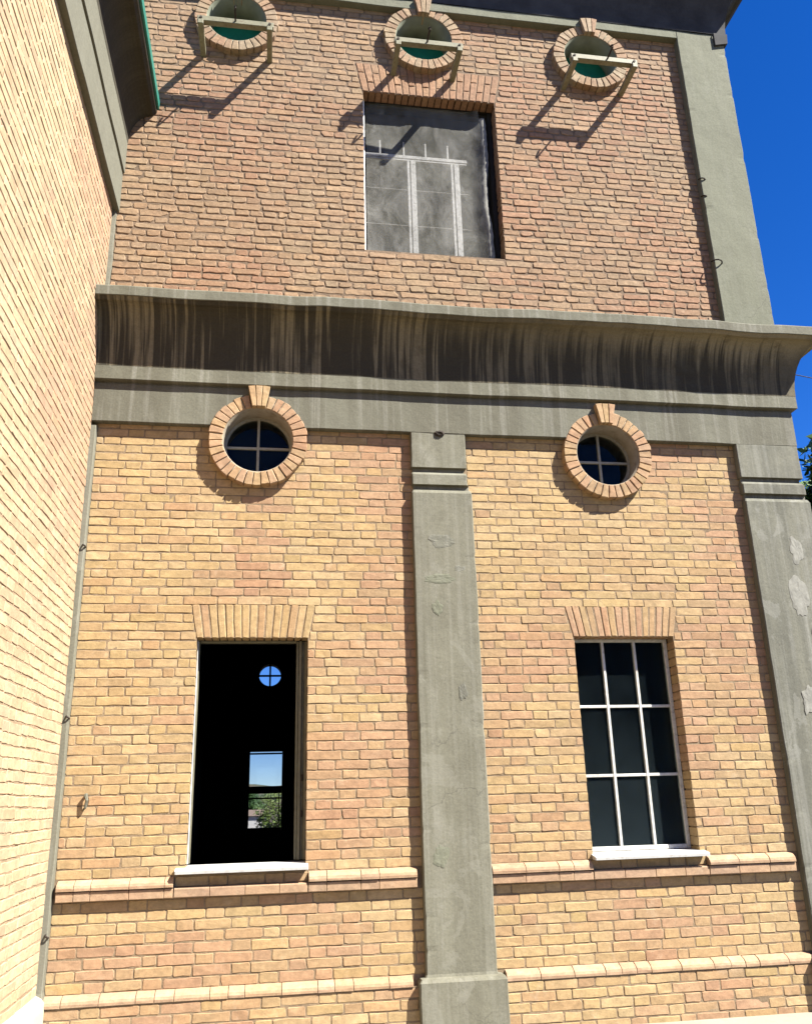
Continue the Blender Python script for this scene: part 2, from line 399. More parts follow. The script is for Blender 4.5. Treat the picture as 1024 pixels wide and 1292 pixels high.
def col_lower(x, z, rnd):
    n = fn(x*1.1+3, z*1.1, 1.7)
    pk = 0.18 + 2.3*n
    if 0.45 < x < 1.0 and z > 0.6: pk += 0.7*min(1, (x-0.45)/0.15)
    if x > 2.3 and z > 0.9: pk += 0.55*min(1, (x-2.3)/0.3)
    if x < -0.4 and z > 1.2: pk += 0.35
    row = 1.2 if (-0.36 < z < 0.10 + 0.1*fn(x*3, 1.0) and fn(x*0.9, 5.0) > -0.15) else 0.0
    if z < -0.75: pk += 0.12
    pk = max(0.05, min(0.95, pk))
    return pick(rnd, [(1.5*(1-pk), YEL), (0.9*(1-pk), PALE), (0.9, TAN), (1.8*pk+0.5*row, PNK), (0.25+0.9*row, ORG), (0.10+0.25*pk+0.35*row, RED), (0.14, OCH)])
UA = (0.43, 0.295, 0.180); UB = (0.45, 0.298, 0.180); UC = (0.465, 0.282, 0.177); UD = (0.415, 0.315, 0.205); UE = (0.48, 0.345, 0.22); UR = (0.43, 0.245, 0.155)
def col_upper(x, z, rnd):
    pk = 0.25 + 1.5*fn(x*0.9+9, z*0.9, 4.1)
    if z < 3.95: pk += 0.55*min(1, (3.95-z)/0.25)
    if z > 5.9: pk -= 0.3
    if x < -0.75: pk -= 0.3
    pk = max(0.03, min(1, pk))
    return pick(rnd, [(1.1*(1-pk)+0.2, UA), (1.0, UB), (1.3*pk, UC), (0.9*(1-pk), UD), (0.6*(1-pk)+0.1, UE), (0.9*pk*pk, UR)])
WA = (0.555, 0.425, 0.265); WB = (0.60, 0.475, 0.31); WC = (0.51, 0.375, 0.23); WP = (0.53, 0.345, 0.23)
def col_wing(y, z, rnd):
    pk = 0.05 + 0.9*fn(y*0.8+2, z*0.8, 8.3)
    if y > -1.6 and z > 1.2: pk += 0.9*min(1, (y+1.6)/1.0)*min(1, (z-1.2)/0.8)
    pk = max(0.02, min(1, pk))
    return pick(rnd, [(1.2*(1-pk), WA), (1.3*(1-pk), WB), (0.6, WC), (1.6*pk, WP)])

def brick_field(mb, mp, u0, u1, v0, v1, course, holes, colf, seed, joint=0.008, ch=0.004, jit=0.0015, k=0.004, deep=0.11, wob=0.0, phase=0.0, vary=0.0, bond='flemish', flat=1.0):
    """Flemish bond; holes: ('rect',a,b,c,d) ('circ',x,z,r) ('poly',a0,a1,b0,b1,c,d) = trapezoid a at bottom, b at top"""
    rnd = random.Random(seed)
    rows = int(round((v1-v0)/course)); course = (v1-v0)/rows
    for r in range(rows):
        zb = v0 + r*course; zt = zb + course; zm = (zb+zt)/2
        # spans not covered by holes
        cut = []
        for h in holes:
            if h[0] == 'rect' and h[3]-0.4*course < zm < h[4]+0.4*course: cut.append((h[1], h[2], True))
            elif h[0] == 'circ':
                d = h[3]**2 - (zm-h[2])**2
                if d > 0: cut.append((h[1]-math.sqrt(d), h[1]+math.sqrt(d), False))
            elif h[0] == 'poly' and h[5] - 0.3*course < zm < h[6] + 0.3*course:
                t = max(0, min(1, (zm-h[5])/(h[6]-h[5])))
                cut.append((h[1]+(h[3]-h[1])*t, h[2]+(h[4]-h[2])*t, False))
        cut.sort()
        merged = []
        for c in cut:
            if merged and c[0] < merged[-1][1]: merged[-1] = (merged[-1][0], max(c[1], merged[-1][1]), merged[-1][2] or c[2])
            else: merged.append(c)
        spans = []; a = u0; ad = False
        for c in merged:
            if c[1] <= u0: continue
            if c[0] >= u1: break
            if c[0] - a > 0.015: spans.append((a, c[0], ad, c[2]))
            a = max(a, c[1]); ad = c[2]
        if u1 - a > 0.015: spans.append((a, u1, ad, False))
        u = u0 - rnd.uniform(0, 0.02 if bond == 'flemish' else 0.09) - (0.158 if r % 2 else 0.0) - phase
        st = True; edges = []
        while u < u1 + 0.3:
            L = (0.205 if (st if bond == 'flemish' else r % 2 == 0) else 0.098) + rnd.uniform(-0.007, 0.007)
            if rnd.random() < 0.05: L *= rnd.choice((0.7, 1.25))
            edges.append((u, u+L)); u += L + joint; st = not st
        for (sa, sb, da, db) in spans:
            pieces = []
            for (ea, eb) in edges:
                x0 = max(ea, sa + (0.0 if da else joint*0.4)); x1 = min(eb, sb - (0.0 if db else joint*0.4))
                if x1 - x0 < 0.012: continue
                if pieces and x1-x0 < 0.035: pieces[-1] = (pieces[-1][0], x1); continue
                if pieces and pieces[-1][1]-pieces[-1][0] < 0.035: pieces[-1] = (pieces[-1][0], x1); continue
                pieces.append((x0, x1))
            for i, (x0, x1) in enumerate(pieces):
                if da and i == 0: x0 = sa
                if db and i == len(pieces)-1: x1 = sb
                dz0 = rnd.uniform(-vary, vary); dz1 = rnd.uniform(-vary, vary)
                w0 = wob*fn((x0+x1)*0.8, zb*3, seed); 
                xm = (x0+x1)/2
                bk = deep if ((da and i == 0) or (db and i == len(pieces)-1)) else 0.03
                brick(mb, mp, rect_poly(x0, x1, zb+joint/2+dz0+w0, zt-joint/2+dz1+w0, rnd, k, 0.2 if da and i == 0 else 1.0, 0.2 if db and i == len(pieces)-1 else 1.0), flat*rnd.uniform(-0.0025, 0.0015), bk, colf(xm, zm, rnd), ch, rnd, jit)

def mortar_sheet(mb, mp, u0, u1, v0, v1, holes, step, rec, smear, seed, back=False):
    """the bedding between the bricks: recessed, smeared almost flush in patches"""
    us = set(); vs = set()
    n = max(1, int((u1-u0)/step)); us |= {round(u0+(u1-u0)*i/n, 5) for i in range(n+1)}
    n = max(1, int((v1-v0)/step)); vs |= {round(v0+(v1-v0)*i/n, 5) for i in range(n+1)}
    for h in holes:
        if h[0] == 'rect': us |= {round(h[1], 5), round(h[2], 5)}; vs |= {round(h[3], 5), round(h[4], 5)}
    us = sorted(x for x in us if u0-1e-6 <= x <= u1+1e-6); vs = sorted(x for x in vs if v0-1e-6 <= x <= v1+1e-6)
    pts = []
    for v in vs:
        for u in us:
            s = fn(u*2.1+seed, v*2.1, 0.7) + 0.5*fn(u*9+seed, v*9, 3.3)
            t = max(0.0, min(1.0, (s-smear)/0.22))
            w = rec*(1-t) + (-0.0022)*t + 0.0012*fn(u*40, v*40, seed)
            pts.append(mp(u, w, v))
    fs = []; nu = len(us)
    for j in range(len(vs)-1):
        for i in range(nu-1):
            um = (us[i]+us[i+1])/2; vm = (vs[j]+vs[j+1])/2
            skip = False
            for h in holes:
                if h[0] == 'rect' and h[1] < um < h[2] and h[3] < vm < h[4]: skip = True
                if h[0] == 'circ' and math.hypot(um-h[1], vm-h[2]) < h[3]: skip = True
            if not skip: fs.append((j*nu+i, j*nu+i+1, (j+1)*nu+i+1, (j+1)*nu+i))
    mb.add(pts, fs)
def wall_core(mb, x0, x1, y0, y1, z0, z1, holes):
    xs = sorted({x0, x1} | {h[k] for h in holes for k in (0, 1) if x0 < h[k] < x1})
    zs = sorted({z0, z1} | {h[k] for h in holes for k in (2, 3) if z0 < h[k] < z1})
    def solid(i, j):
        if not (0 <= i < len(xs)-1 and 0 <= j < len(zs)-1): return False
        xm = (xs[i]+xs[i+1])/2; zm = (zs[j]+zs[j+1])/2
        return not any(h[0] < xm < h[1] and h[2] < zm < h[3] for h in holes)
    idx = {}; vs = []; fs = []
    def V(i, k, j):
        if (i, k, j) not in idx: idx[i, k, j] = len(vs); vs.append((xs[i], (y0, y1)[k], zs[j]))
        return idx[i, k, j]
    for i in range(len(xs)-1):
        for j in range(len(zs)-1):
            if not solid(i, j): continue
            for k in (0, 1): fs.append((V(i,k,j), V(i+1,k,j), V(i+1,k,j+1), V(i,k,j+1)))
            if not solid(i-1, j): fs.append((V(i,0,j), V(i,1,j), V(i,1,j+1), V(i,0,j+1)))
            if not solid(i+1, j): fs.append((V(i+1,0,j), V(i+1,1,j), V(i+1,1,j+1), V(i+1,0,j+1)))
            if not solid(i, j-1): fs.append((V(i,0,j), V(i,1,j), V(i+1,1,j), V(i+1,0,j)))
            if not solid(i, j+1): fs.append((V(i,0,j+1), V(i,1,j+1), V(i+1,1,j+1), V(i+1,0,j+1)))
    mb.add(vs, fs)

# ------------------------------------------------------------------ measures
GZ = -1.31                       # pavement
XR = 3.80                        # right-hand corner of the wall behind the corner pilaster
YB = 11.8                        # rear wall
ZL0, ZL1 = GZ, 2.44              # lower brick panels
ZU0, ZU1 = 3.29, 6.31            # upper brick panel
WL = (-0.475, 0.218, -0.372, 0.975)
WR = (1.992, 2.70, -0.385, 0.985)
WU = (0.617, 1.709, 3.925, 5.433)
RIN, ROUT, RP = 0.236, 0.330, 0.060
RND_L = [(-0.135, 2.317), (2.350, 2.293)]
RND_U = [(-0.407, 6.000), (1.125, 6.000), (2.580, 5.985)]
PC = (0.912, 1.332); PR = (3.362, 3.835)       # pilaster shafts

# ================================================================== setting
mg, t, b = new_mat('dry_ground')
c = mix(t, rng(t, tex(t, 0.15, 8, 0.7), 0.35, 0.65), (0.090, 0.069, 0.045), (0.054, 0.051, 0.027))
c = mix(t, rng(t, tex(t, 6, 6, 0.7), 0.4, 0.65, 0, 0.6), c, (0.120, 0.093, 0.060))
t.links.new(c, b.inputs['Base Color']); bump(t, b, tex(t, 12, 6, 0.7), 0.5, 0.03)
mp_, t, b = new_mat('pavement')
c = mix(t, rng(t, tex(t, 1.3, 7, 0.65), 0.35, 0.65), (0.198, 0.178, 0.139), (0.233, 0.213, 0.168))
c = mix(t, rng(t, tex(t, 14, 6, 0.7), 0.55, 0.72, 0, 0.5), c, (0.149, 0.129, 0.099))
t.links.new(c, b.inputs['Base Color']); bump(t, b, tex(t, 40, 5, 0.7), 0.4, 0.006)
g = MB(); gs = []
for i in range(41):
    for j in range(41):
        f = lambda k: math.copysign(abs((k-20)/20)**3*2500, k-20)
        gs.append((f(i), f(j), GZ-0.06))
g.add(gs, [(i*41+j, (i+1)*41+j, (i+1)*41+j+1, i*41+j+1) for i in range(40) for j in range(40)])
struct(g.build('ground', mg))
g = MB(); g.cbox(-1.24, 9.0, -1.3, 0.02, GZ-0.08, GZ, 0.01)
struct(g.build('pavement', mp_))
# low hill line far behind
hl = MB(); hv = []; nx, ny = 60, 8
for j in range(ny):
    for i in range(nx):
        x = -700 + 1400*i/(nx-1); y = 500 + 60*j
        e = math.sin(math.pi*j/(ny-1))
        hv.append((x, y, GZ - 2 + e*(14 + 9*fn(x*0.006, y*0.004, 2.0))))
hl.add(hv, [(j*nx+i, j*nx+i+1, (j+1)*nx+i+1, (j+1)*nx+i) for j in range(ny-1) for i in range(nx-1)])
mh, t, b = new_mat('hill')
t.links.new(mix(t, rng(t, tex(t, 0.03, 8, 0.7), 0.4, 0.6), (0.05, 0.07, 0.03), (0.16, 0.13, 0.08)), b.inputs['Base Color'])
struct(hl.build('hill', mh, smooth=True))

# ================================================================== main building
B = thing('brick_building', 'two storey brick facade with grey concrete cornice, pilasters, round and rectangular windows', 'building')

# --- lower brickwork
holes_core = [(w[0]-.011, w[1]+.011, w[2], w[3]+.011) for w in (WL, WR, WU)]
holes_core += [(x-0.235, x+0.235, z-0.235, z+0.235) for x, z in RND_L + RND_U]
def lintel_zone(w, h, spread): return ('poly', w[0]-0.008, w[1]+0.008, w[0]-spread, w[1]+spread, w[3], w[3]+h)
BAND1, BAND2 = -0.41, -0.99       # tops of the two string courses
lz = [lintel_zone(WL, 0.212, 0.045), lintel_zone(WR, 0.205, 0.05)]
holesL = [('rect', *WL), ('rect', *WR)] + [('circ', x, z, 0.285) for x, z in RND_L] + lz
mb = MB()
segs = [(XW+0.03, PC[0]+0.02, 11), (PC[1]-0.02, PR[0]+0.02, 12)]
for (a, b_, sd) in segs:
    brick_field(mb, FRONT, a, b_, BAND1, ZL1, 0.0575, holesL, col_lower, sd, 0.0070, 0.0026, 0.0020, 0.0055, vary=0.0016, wob=0.003, flat=0.55)
    brick_field(mb, FRONT, a, b_, BAND2, BAND1-0.115, 0.0575, [], col_lower, sd+20, 0.0070, 0.0026, 0.0020, 0.0055, vary=0.0016, wob=0.003, flat=0.55)
    brick_field(mb, PLINTH, a, b_, GZ-0.02, BAND2-0.058, 0.0575, [], col_lower, sd+40, 0.0070, 0.0026, 0.0020, 0.0055, vary=0.0016, wob=0.003, flat=0.55)
# flat arches over the lower windows
def flat_arch(mb, w, h, spread, n, seed, colf, two=False, skipc=None):
    rnd = random.Random(seed)
    for i in range(n):
        a0, a1 = i/n, (i+1)/n
        xb0 = w[0]-0.006 + (w[1]-w[0]+0.012)*a0; xb1 = w[0]-0.006 + (w[1]-w[0]+0.012)*a1
        xt0 = w[0]-spread + (w[1]-w[0]+2*spread)*a0; xt1 = w[0]-spread + (w[1]-w[0]+2*spread)*a1
        g = 0.0035
        cuts = [0, 1] if not two else ([0, 0.33, 1] if i % 2 else [0, 0.66, 1])
        for q in range(len(cuts)-1):
            t0, t1 = cuts[q], cuts[q+1]
            gz = 0.004 if two else 0
            P = [(xb0+(xt0-xb0)*t0+g, w[3]+h*t0+gz), (xb1+(xt1-xb1)*t0-g, w[3]+h*t0+gz), (xb1+(xt1-xb1)*t1-g, w[3]+h*t1-gz), (xb0+(xt0-xb0)*t1+g, w[3]+h*t1-gz)]
            m_ = len(P); Q = []
            for e in range(4):
                p, p2 = P[e], P[(e+1) % 4]
                Q += [(p[0]*0.96+p2[0]*0.04, p[1]*0.96+p2[1]*0.04), ((p[0]+p2[0])/2, (p[1]+p2[1])/2), (p[0]*0.04+p2[0]*0.96, p[1]*0.04+p2[1]*0.96)]
            xm = sum(p[0] for p in P)/4; zm = sum(p[1] for p in P)/4
            if skipc and math.hypot(xm-skipc[0], zm-skipc[1]) < skipc[2]: continue
            brick(mb, FRONT, Q, rnd.uniform(-0.003, 0.001), 0.11 if q == 0 else 0.03, colf(xm, zm, rnd), 0.0035, rnd, 0.0012)
flat_arch(mb, WL, 0.212, 0.045, 15, 3, lambda x, z, r: pick(r, [(2, YEL), (1, TAN), (1, ORG), (0.5, PALE), (0.6, PNK)]))
flat_arch(mb, WR, 0.205, 0.05, 16, 4, lambda x, z, r: pick(r, [(2, PNK), (1.2, TAN), (1, YEL), (0.4, RED)]))
mb.build('lower_brickwork', MT['brick_lower'], B)
mm = MB()
hm = [('rect', *WL), ('rect', *WR)] + [('circ', x, z, 0.29) for x, z in RND_L]
mortar_sheet(mm, FRONT, XW, XR, GZ-0.05, ZL1, hm, 0.022, 0.0022, 3.0, 5)
mortar_sheet(mm, PLINTH, XW+0.03, PC[0], GZ-0.05, BAND2-0.05, [], 0.03, 0.0022, 3.0, 6); mortar_sheet(mm, PLINTH, PC[1], PR[0], GZ-0.05, BAND2-0.05, [], 0.03, 0.0022, 3.0, 6)
mm.build('lower_mortar', MT['mortar_lower'], B)

# --- upper brickwork
ZLIN = 0.29
holesU = [('rect', *WU)] + [('circ', x, z, 0.285) for x, z in RND_U] + [('poly', WU[0]-0.008, WU[1]+0.008, WU[0]-0.065, WU[1]+0.065, WU[3], WU[3]+ZLIN)]
mb = MB()
brick_field(mb, FRONT, XW+0.02, 3.45, ZU0, ZU1, 0.0575, holesU, col_upper, 77, 0.0088, 0.0042, 0.0036, 0.010, vary=0.0032, wob=0.008, bond='english', flat=0.8)
flat_arch(mb, WU, ZLIN, 0.06, 20, 9, lambda x, z, r: pick(r, [(1.6, UC), (1, UR), (1, UB), (0.5, UA)]), True, (1.125, 6.0, 0.29))
mb.build('upper_brickwork', MT['brick_upper'], B)
mm = MB()
mortar_sheet(mm, FRONT, XW, XR, ZU0-0.05, ZU1+0.05, [('rect', *WU)] + [('circ', x, z, 0.29) for x, z in RND_U], 0.024, 0.0040, 3.0, 15)
mm.build('upper_mortar', MT['mortar_upper'], B)

# --- wall body, inside and rear
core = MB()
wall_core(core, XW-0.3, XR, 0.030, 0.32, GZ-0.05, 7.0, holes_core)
core.build('wall_body', MT['interior_shade'], B)
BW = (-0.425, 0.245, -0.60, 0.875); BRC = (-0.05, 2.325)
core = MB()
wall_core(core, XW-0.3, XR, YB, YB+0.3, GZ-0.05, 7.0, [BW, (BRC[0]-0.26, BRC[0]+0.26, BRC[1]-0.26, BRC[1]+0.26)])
core.build('rear_wall', MT['interior_shade'], B)
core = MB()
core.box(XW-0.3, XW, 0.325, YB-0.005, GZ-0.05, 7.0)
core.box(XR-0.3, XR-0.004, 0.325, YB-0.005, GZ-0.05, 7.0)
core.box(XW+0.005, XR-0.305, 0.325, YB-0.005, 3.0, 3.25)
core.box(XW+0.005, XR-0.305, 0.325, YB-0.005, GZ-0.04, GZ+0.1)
core.build('inner_shell', MT['interior_shade'], B)
core = MB(); core.box(XR, XR+0.02, 0.03, YB+0.3, GZ-0.05, 7.0)
core.build('end_wall', MT['render'], B)
core = MB(); core.box(XW-0.3, XR+0.02, 0.0, YB+0.3, 7.002, 7.15)
core.build('roof', MT['roofing'], B)

# --- string courses: bull-nosed bricks
def string_course(mb, top, segs, seed, second=True, gaps=()):
    rnd = random.Random(seed)
    for (a, b_) in segs:
        x = a
        while x < b_ - 0.01:
            L = rnd.choice((0.2, 0.2, 0.1)) + rnd.uniform(-0.01, 0.01); x1 = min(b_, x+L)
            if b_ - x1 < 0.04: x1 = b_
            c = pick(rnd, [(2, (0.53, 0.365, 0.24)), (1, (0.55, 0.385, 0.25)), (0.5, (0.53, 0.37, 0.225))])
            def prism(profile, x0_, x1_):
                n = len(profile); vs = []; ch = 0.0018
                for (xx, s_) in ((x0_, 1), (x0_+ch, 0), (x1_-ch, 0), (x1_, 1)):
                    for (y, z) in profile: vs.append((xx, y + (0.0015 if s_ else 0) + rnd.uniform(-0.0008, 0.0008), z - (0.002 if s_ else 0) + rnd.uniform(-0.001, 0.001)))
                fs = [tuple(range(n))[::-1], tuple(3*n+i for i in range(n))]
                for k in range(3):
                    for i in range(n): fs.append((k*n+i, k*n+(i+1) % n, (k+1)*n+(i+1) % n, (k+1)*n+i))
                mb.add(vs, fs, c)
            if not any(g0 < (x+x1)/2 < g1 for g0, g1 in gaps):
                dp = rnd.uniform(-0.002, 0.002)
                prism([(0.02, top), (0.0, top), (-0.030+dp, top-0.012), (-0.046+dp, top-0.026), (-0.050+dp, top-0.040), (-0.049+dp, top-0.054), (0.02, top-0.056)], x+0.001, x1-0.001)
            if second:
                s = -0.05
                prism([(0.02, top-0.060), (-0.036, top-0.060), (-0.039, top-0.066), (-0.037, top-0.108), (-0.033, top-0.112), (0.02, top-0.112)], x+0.001, x1-0.001)
            x = x1 + 0.0008
GAPS = [(WL[0]-0.06, WL[1]+0.015), (WR[0]-0.02, WR[1]+0.035)]
for k, sg in enumerate([(XW+0.05, GAPS[0][0]), (GAPS[0][1], PC[0]-0.035), (PC[1]+0.003, GAPS[1][0]), (GAPS[1][1], PR[0]-0.04)]):
    mb = MB(); string_course(mb, BAND1, [sg], 5+k); mb.build('string_course', MT['brick_lower'], B)
# courses under the sills, flush with the wall
for gp in GAPS:
    mb = MB(); string_course(mb, BAND1, [(gp[0]+0.004, gp[1]-0.004)], 16, True, GAPS)
    brick_field(mb, FRONT, gp[0], gp[1], BAND1-0.058, BAND1, 0.058, [], col_lower, 88, 0.0072, 0.0035, 0.0013)
    mb.build('sill_brickwork', MT['brick_lower'], B)
for k, sg in enumerate([(XW+0.03, PC[0]-0.075), (PC[1]+0.055, PR[0]-0.03)]):
    mb = MB(); string_course(mb, BAND2, [sg], 27+k, False); mb.build('string_course', MT['brick_lower'], B)

# --- pilasters: stacked sections (z, proud, left, right)
def pilaster(name, secs, mat, parent, seed=0):
    vs = []; fs = []
    rows = []
    for (z, q, a, b_) in secs:
        rows.append([(a, 0.03, z), (a, -q+0.006, z), (a+0.006, -q, z)] + [(a+0.006+(b_-a-0.012)*i/6, -q, z) for i in range(1, 6)] + [(b_-0.006, -q, z), (b_, -q+0.006, z), (b_, 0.03, z)])
    # refine tall sections so their faces can undulate a little
    out = [rows[0]]
    for r0_, r1_ in zip(rows, rows[1:]):
        h = abs(r1_[0][2]-r0_[0][2]); n = max(1, int(h/0.03))
        for k in range(1, n+1):
            t = k/n; out.append([tuple(p+(p2-p)*t for p, p2 in zip(a, b_)) for a, b_ in zip(r0_, r1_)])
    n = len(out[0])
    for r in out:
        for i, (x, y, z) in enumerate(r):
            if 0 < i < n-1:
                y += 0.0035*fn(x*3+seed, z*2.0, 1.1); x += 0.0025*fn(z*4+seed, i*0.2, 6.1)
                if i in (1, 2, n-2, n-3):
                    cp = 0.012*max(0.0, fn(z*9+seed*5, (i > 3)*7.0, 2.2)-0.34)
                    x += cp if i < 3 else -cp; y += cp*0.8
            vs.append((x, y, z))
    for k in range(len(out)-1):
        for i in range(n-1): fs.append((k*n+i, k*n+i+1, (k+1)*n+i+1, (k+1)*n+i))
    fs.append(tuple(range(n))); fs.append(tuple((len(out)-1)*n+i for i in range(n)))
    m = MB(); m.add(vs, fs); return m.build(name, mat, parent)
def lower_pilaster(a, b_, top_a, top_b, base_a, base_b, mat, seed):
    q = 0.054
    secs = [(GZ-0.05, 0.100, base_a, base_b), (-1.022, 0.100, base_a, base_b), (-1.004, 0.088, base_a+0.012, base_b-0.012), (-1.000, q+0.004, a-0.006, b_+0.006), (-0.985, q, a, b_),
            (1.965, q, a, b_), (1.990, q-0.014, a+0.010, b_-0.008), (1.996, q-0.034, a+0.012, b_-0.012), (2.026, q-0.034, a+0.012, b_-0.012),
            (2.028, q-0.002, top_a+0.004, top_b+0.004), (2.100, q-0.002, top_a+0.004, top_b+0.004), (2.118, q-0.014, top_a+0.006, top_b-0.004), (2.120, q-0.034, top_a+0.010, top_b-0.012), (2.152, q-0.034, top_a+0.010, top_b-0.012),
            (2.154, q-0.003, top_a, top_b), (2.412, q-0.003, top_a, top_b), (2.414, 0.03, top_a, top_b), (2.43, 0.03, top_a, top_b)]
    return pilaster('pilaster', secs, mat, B, seed)
lower_pilaster(PC[0], PC[1], 0.913, 1.302, PC[0]-0.045, PC[1]+0.048, MT['concrete'], 1)
lower_pilaster(PR[0], XR+0.075, 3.355, XR+0.052, PR[0]-0.045, XR+0.12, MT['concrete_patchy'], 2)
# old trowelled repairs, a couple of millimetres proud of the pilaster faces
def repair(cx, cz, w, h, q, seed, mat):
    rnd = random.Random(seed); n = 26; vs = []; ro = []
    for i in range(n):
        a = 2*math.pi*i/n; r_ = 1 + 0.45*fn(math.cos(a)*1.3+seed*3.1, math.sin(a)*1.3, 0.5) + rnd.uniform(-0.06, 0.06)
        ro.append((cx+w*r_*math.cos(a), cz+h*r_*math.sin(a)))
    for (k, y) in ((1.0, -q+0.004), (0.97, -q-0.0016), (0.72, -q-0.0030), (0.35, -q-0.0022)):
        for (x, z) in ro: vs.append((cx+(x-cx)*k, y+0.0006*rnd.uniform(-1, 1), cz+(z-cz)*k))
    fs = [(r*n+i, r*n+(i+1) % n, (r+1)*n+(i+1) % n, (r+1)*n+i) for r in range(3) for i in range(n)] + [tuple(3*n+i for i in range(n))]
    m = MB(); m.add(vs, fs); m.build('repair_patch', mat, B)
for k, (x, z, w, h) in enumerate(((1.11, 1.62, 0.085, 0.055), (1.10, 1.36, 0.12, 0.035), (1.22, 1.43, 0.05, 0.022), (1.06, 1.16, 0.04, 0.06), (1.20, 0.62, 0.03, 0.05), (1.02, -0.35, 0.05, 0.07))):
    repair(x, z, w, h, 0.054, k+1, MT['concrete_upper'] if k % 2 else MT['concrete_patchy'])
for k, (x, z, w, h) in enumerate(((3.70, 1.60, 0.06, 0.10), (3.66, 1.25, 0.08, 0.16), (3.74, 0.95, 0.05, 0.12), (3.60, 0.55, 0.06, 0.10))):
    repair(x, z, w, h, 0.054, k+11, MT['concrete_light'])
# upper frame: corner pilaster and beam in one
pilaster('upper_pilaster', [(3.27, 0.055, 3.425, XR+0.045), (6.25, 0.064, 3.400, XR+0.045), (6.373, 0.064, 3.400, XR+0.045)], MT['concrete_upper'], B, 3)
# corner return of the pilasters on the end wall
m = MB(); m.box(XR+0.021, XR+0.045, 0.031, 0.45, 3.30, 6.373); m.box(XR+0.021, XR+0.05, 0.031, 0.45, GZ-0.05, 2.40)
m.build('corner_return', MT['concrete'], B)

# --- cornices: a profile swept along the front and round the right-hand corner
def sweep(name, prof, mat, parent, x0, xr, yend, seed=0, xstep=0.12, cuts=()):
    """prof: (proud, z, marker). front run from x0 to the mitre, then along the end wall"""
    path = []
    n = int((xr-x0)/xstep)
    for i in range(n+1): path.append(('f', x0+(xr-x0)*i/n))
    m2 = int((yend)/0.5)
    for i in range(1, m2+1): path.append(('s', yend*i/m2))
    vs = []; pr = []; run = []
    for (k, t) in path:
        for (q, z, mk) in prof:
            last = (k == 'f' and abs(t-xr) < 1e-6)
            if k == 'f': x, y = t + (q if last else 0), -q
            else: x, y = xr + q, t
            wz = (0.005+0.010*(q > 0.25))*fn(t*1.3+seed, 2.0, 0.3) if q > 0.02 else 0
            wy = 0.003*fn(t*2.1+seed, z*2, 4.0) if q > 0.02 else 0
            vs.append((x, y + (wy if k == 'f' else 0), z+wz)); pr.append(mk); run.append(t if k == 'f' else xr+t)
    n = len(prof); fs = []
    for a in range(len(path)-1):
        for i in range(n-1):
            f = (a*n+i, a*n+i+1, (a+1)*n+i+1, (a+1)*n+i)
            xm = sum(vs[j][0] for j in f)/4; zm = sum(vs[j][2] for j in f)/4
            if vs[f[0]][1] < 0.1 and any(math.hypot(xm-cx, zm-cz) < 0.285 for cx, cz in cuts): continue
            fs.append(f)
    mbb = MB(); mbb.add(vs, fs, prof=pr); mbb.run = run; return mbb.build(name, mat, parent)
def cove(q0, z0, q1, z1, n=10, flat=0.25):
    P = []
    for i in range(n+1):
        a = math.pi/2*i/n
        q = q0 + (q1-q0)*(1-math.cos(a)); z = z0 + (z1-z0)*math.sin(a)
        P.append((q, z, max(0.002, i/n)))
    return P
prof = [(-0.02, 2.414, 0), (0.049, 2.414, 0)] + [(0.052, 2.418+0.272*i/14, 0) for i in range(15)] + [(0.050, 2.692, 0), (0.044, 2.694, 0), (0.044, 2.706, 0), (0.084, 2.708, 0), (0.087, 2.712, 0), (0.087, 2.806, 0), (0.0875, 2.8085, 0)]
prof += cove(0.088, 2.809, 0.272, 3.205)
prof += [(0.292, 3.222, 1.0), (0.300, 3.2235, 1.6), (0.304, 3.228, 2), (0.304, 3.292, 2), (0.299, 3.300, 2), (-0.03, 3.318, 2)]
XC = XR + 0.0
sweep('cornice', prof, MT['cornice'], B, XW+0.001, XC, 8, 1, 0.02, RND_L)
prof2 = [(-0.03, 6.290, 0), (0.062, 6.290, 0), (0.066, 6.294, 0), (0.066, 6.372, 0), (0.0665, 6.374, 0)]
m = MB(); nb = 60
for i in range(nb+1):
    x = XW+0.001 + (3.399-XW-0.001)*i/nb
    for (q, z, mk) in prof2: m.v.append((x, -q+0.003*fn(x*2, z, 3.0)*(q > 0), z+0.004*fn(x*1.5, 1.0)*(mk == 0 and z < 6.35)))
    m.c += [(1, 1, 1)]*5; m.p += [0.0]*5
m.f = [(i*5+j, i*5+j+1, (i+1)*5+j+1, (i+1)*5+j) for i in range(nb) for j in range(4)]
m.build('upper_beam', MT['concrete_upper'], B)
prof3 = cove(0.072, 6.3745, 0.30, 6.85, 10) + [(0.33, 6.870, 1.0), (0.335, 6.875, 1.6), (0.335, 6.95, 2), (0.335, 6.97, 2), (0.0, 7.16, 2)]
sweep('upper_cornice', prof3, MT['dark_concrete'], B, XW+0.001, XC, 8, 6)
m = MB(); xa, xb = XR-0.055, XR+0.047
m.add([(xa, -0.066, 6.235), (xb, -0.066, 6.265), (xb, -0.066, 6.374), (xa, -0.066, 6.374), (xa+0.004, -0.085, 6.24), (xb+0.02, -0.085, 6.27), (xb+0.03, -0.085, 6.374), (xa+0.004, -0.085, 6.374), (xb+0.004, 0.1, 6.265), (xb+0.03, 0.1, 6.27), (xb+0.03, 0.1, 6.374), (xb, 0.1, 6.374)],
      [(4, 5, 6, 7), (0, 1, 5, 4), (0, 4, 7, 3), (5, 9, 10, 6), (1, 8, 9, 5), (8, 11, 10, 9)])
m.build('dark_corner_block', MT['dark_concrete'], B)  # dark tapered block shaped as the dark tongue at the eave corner

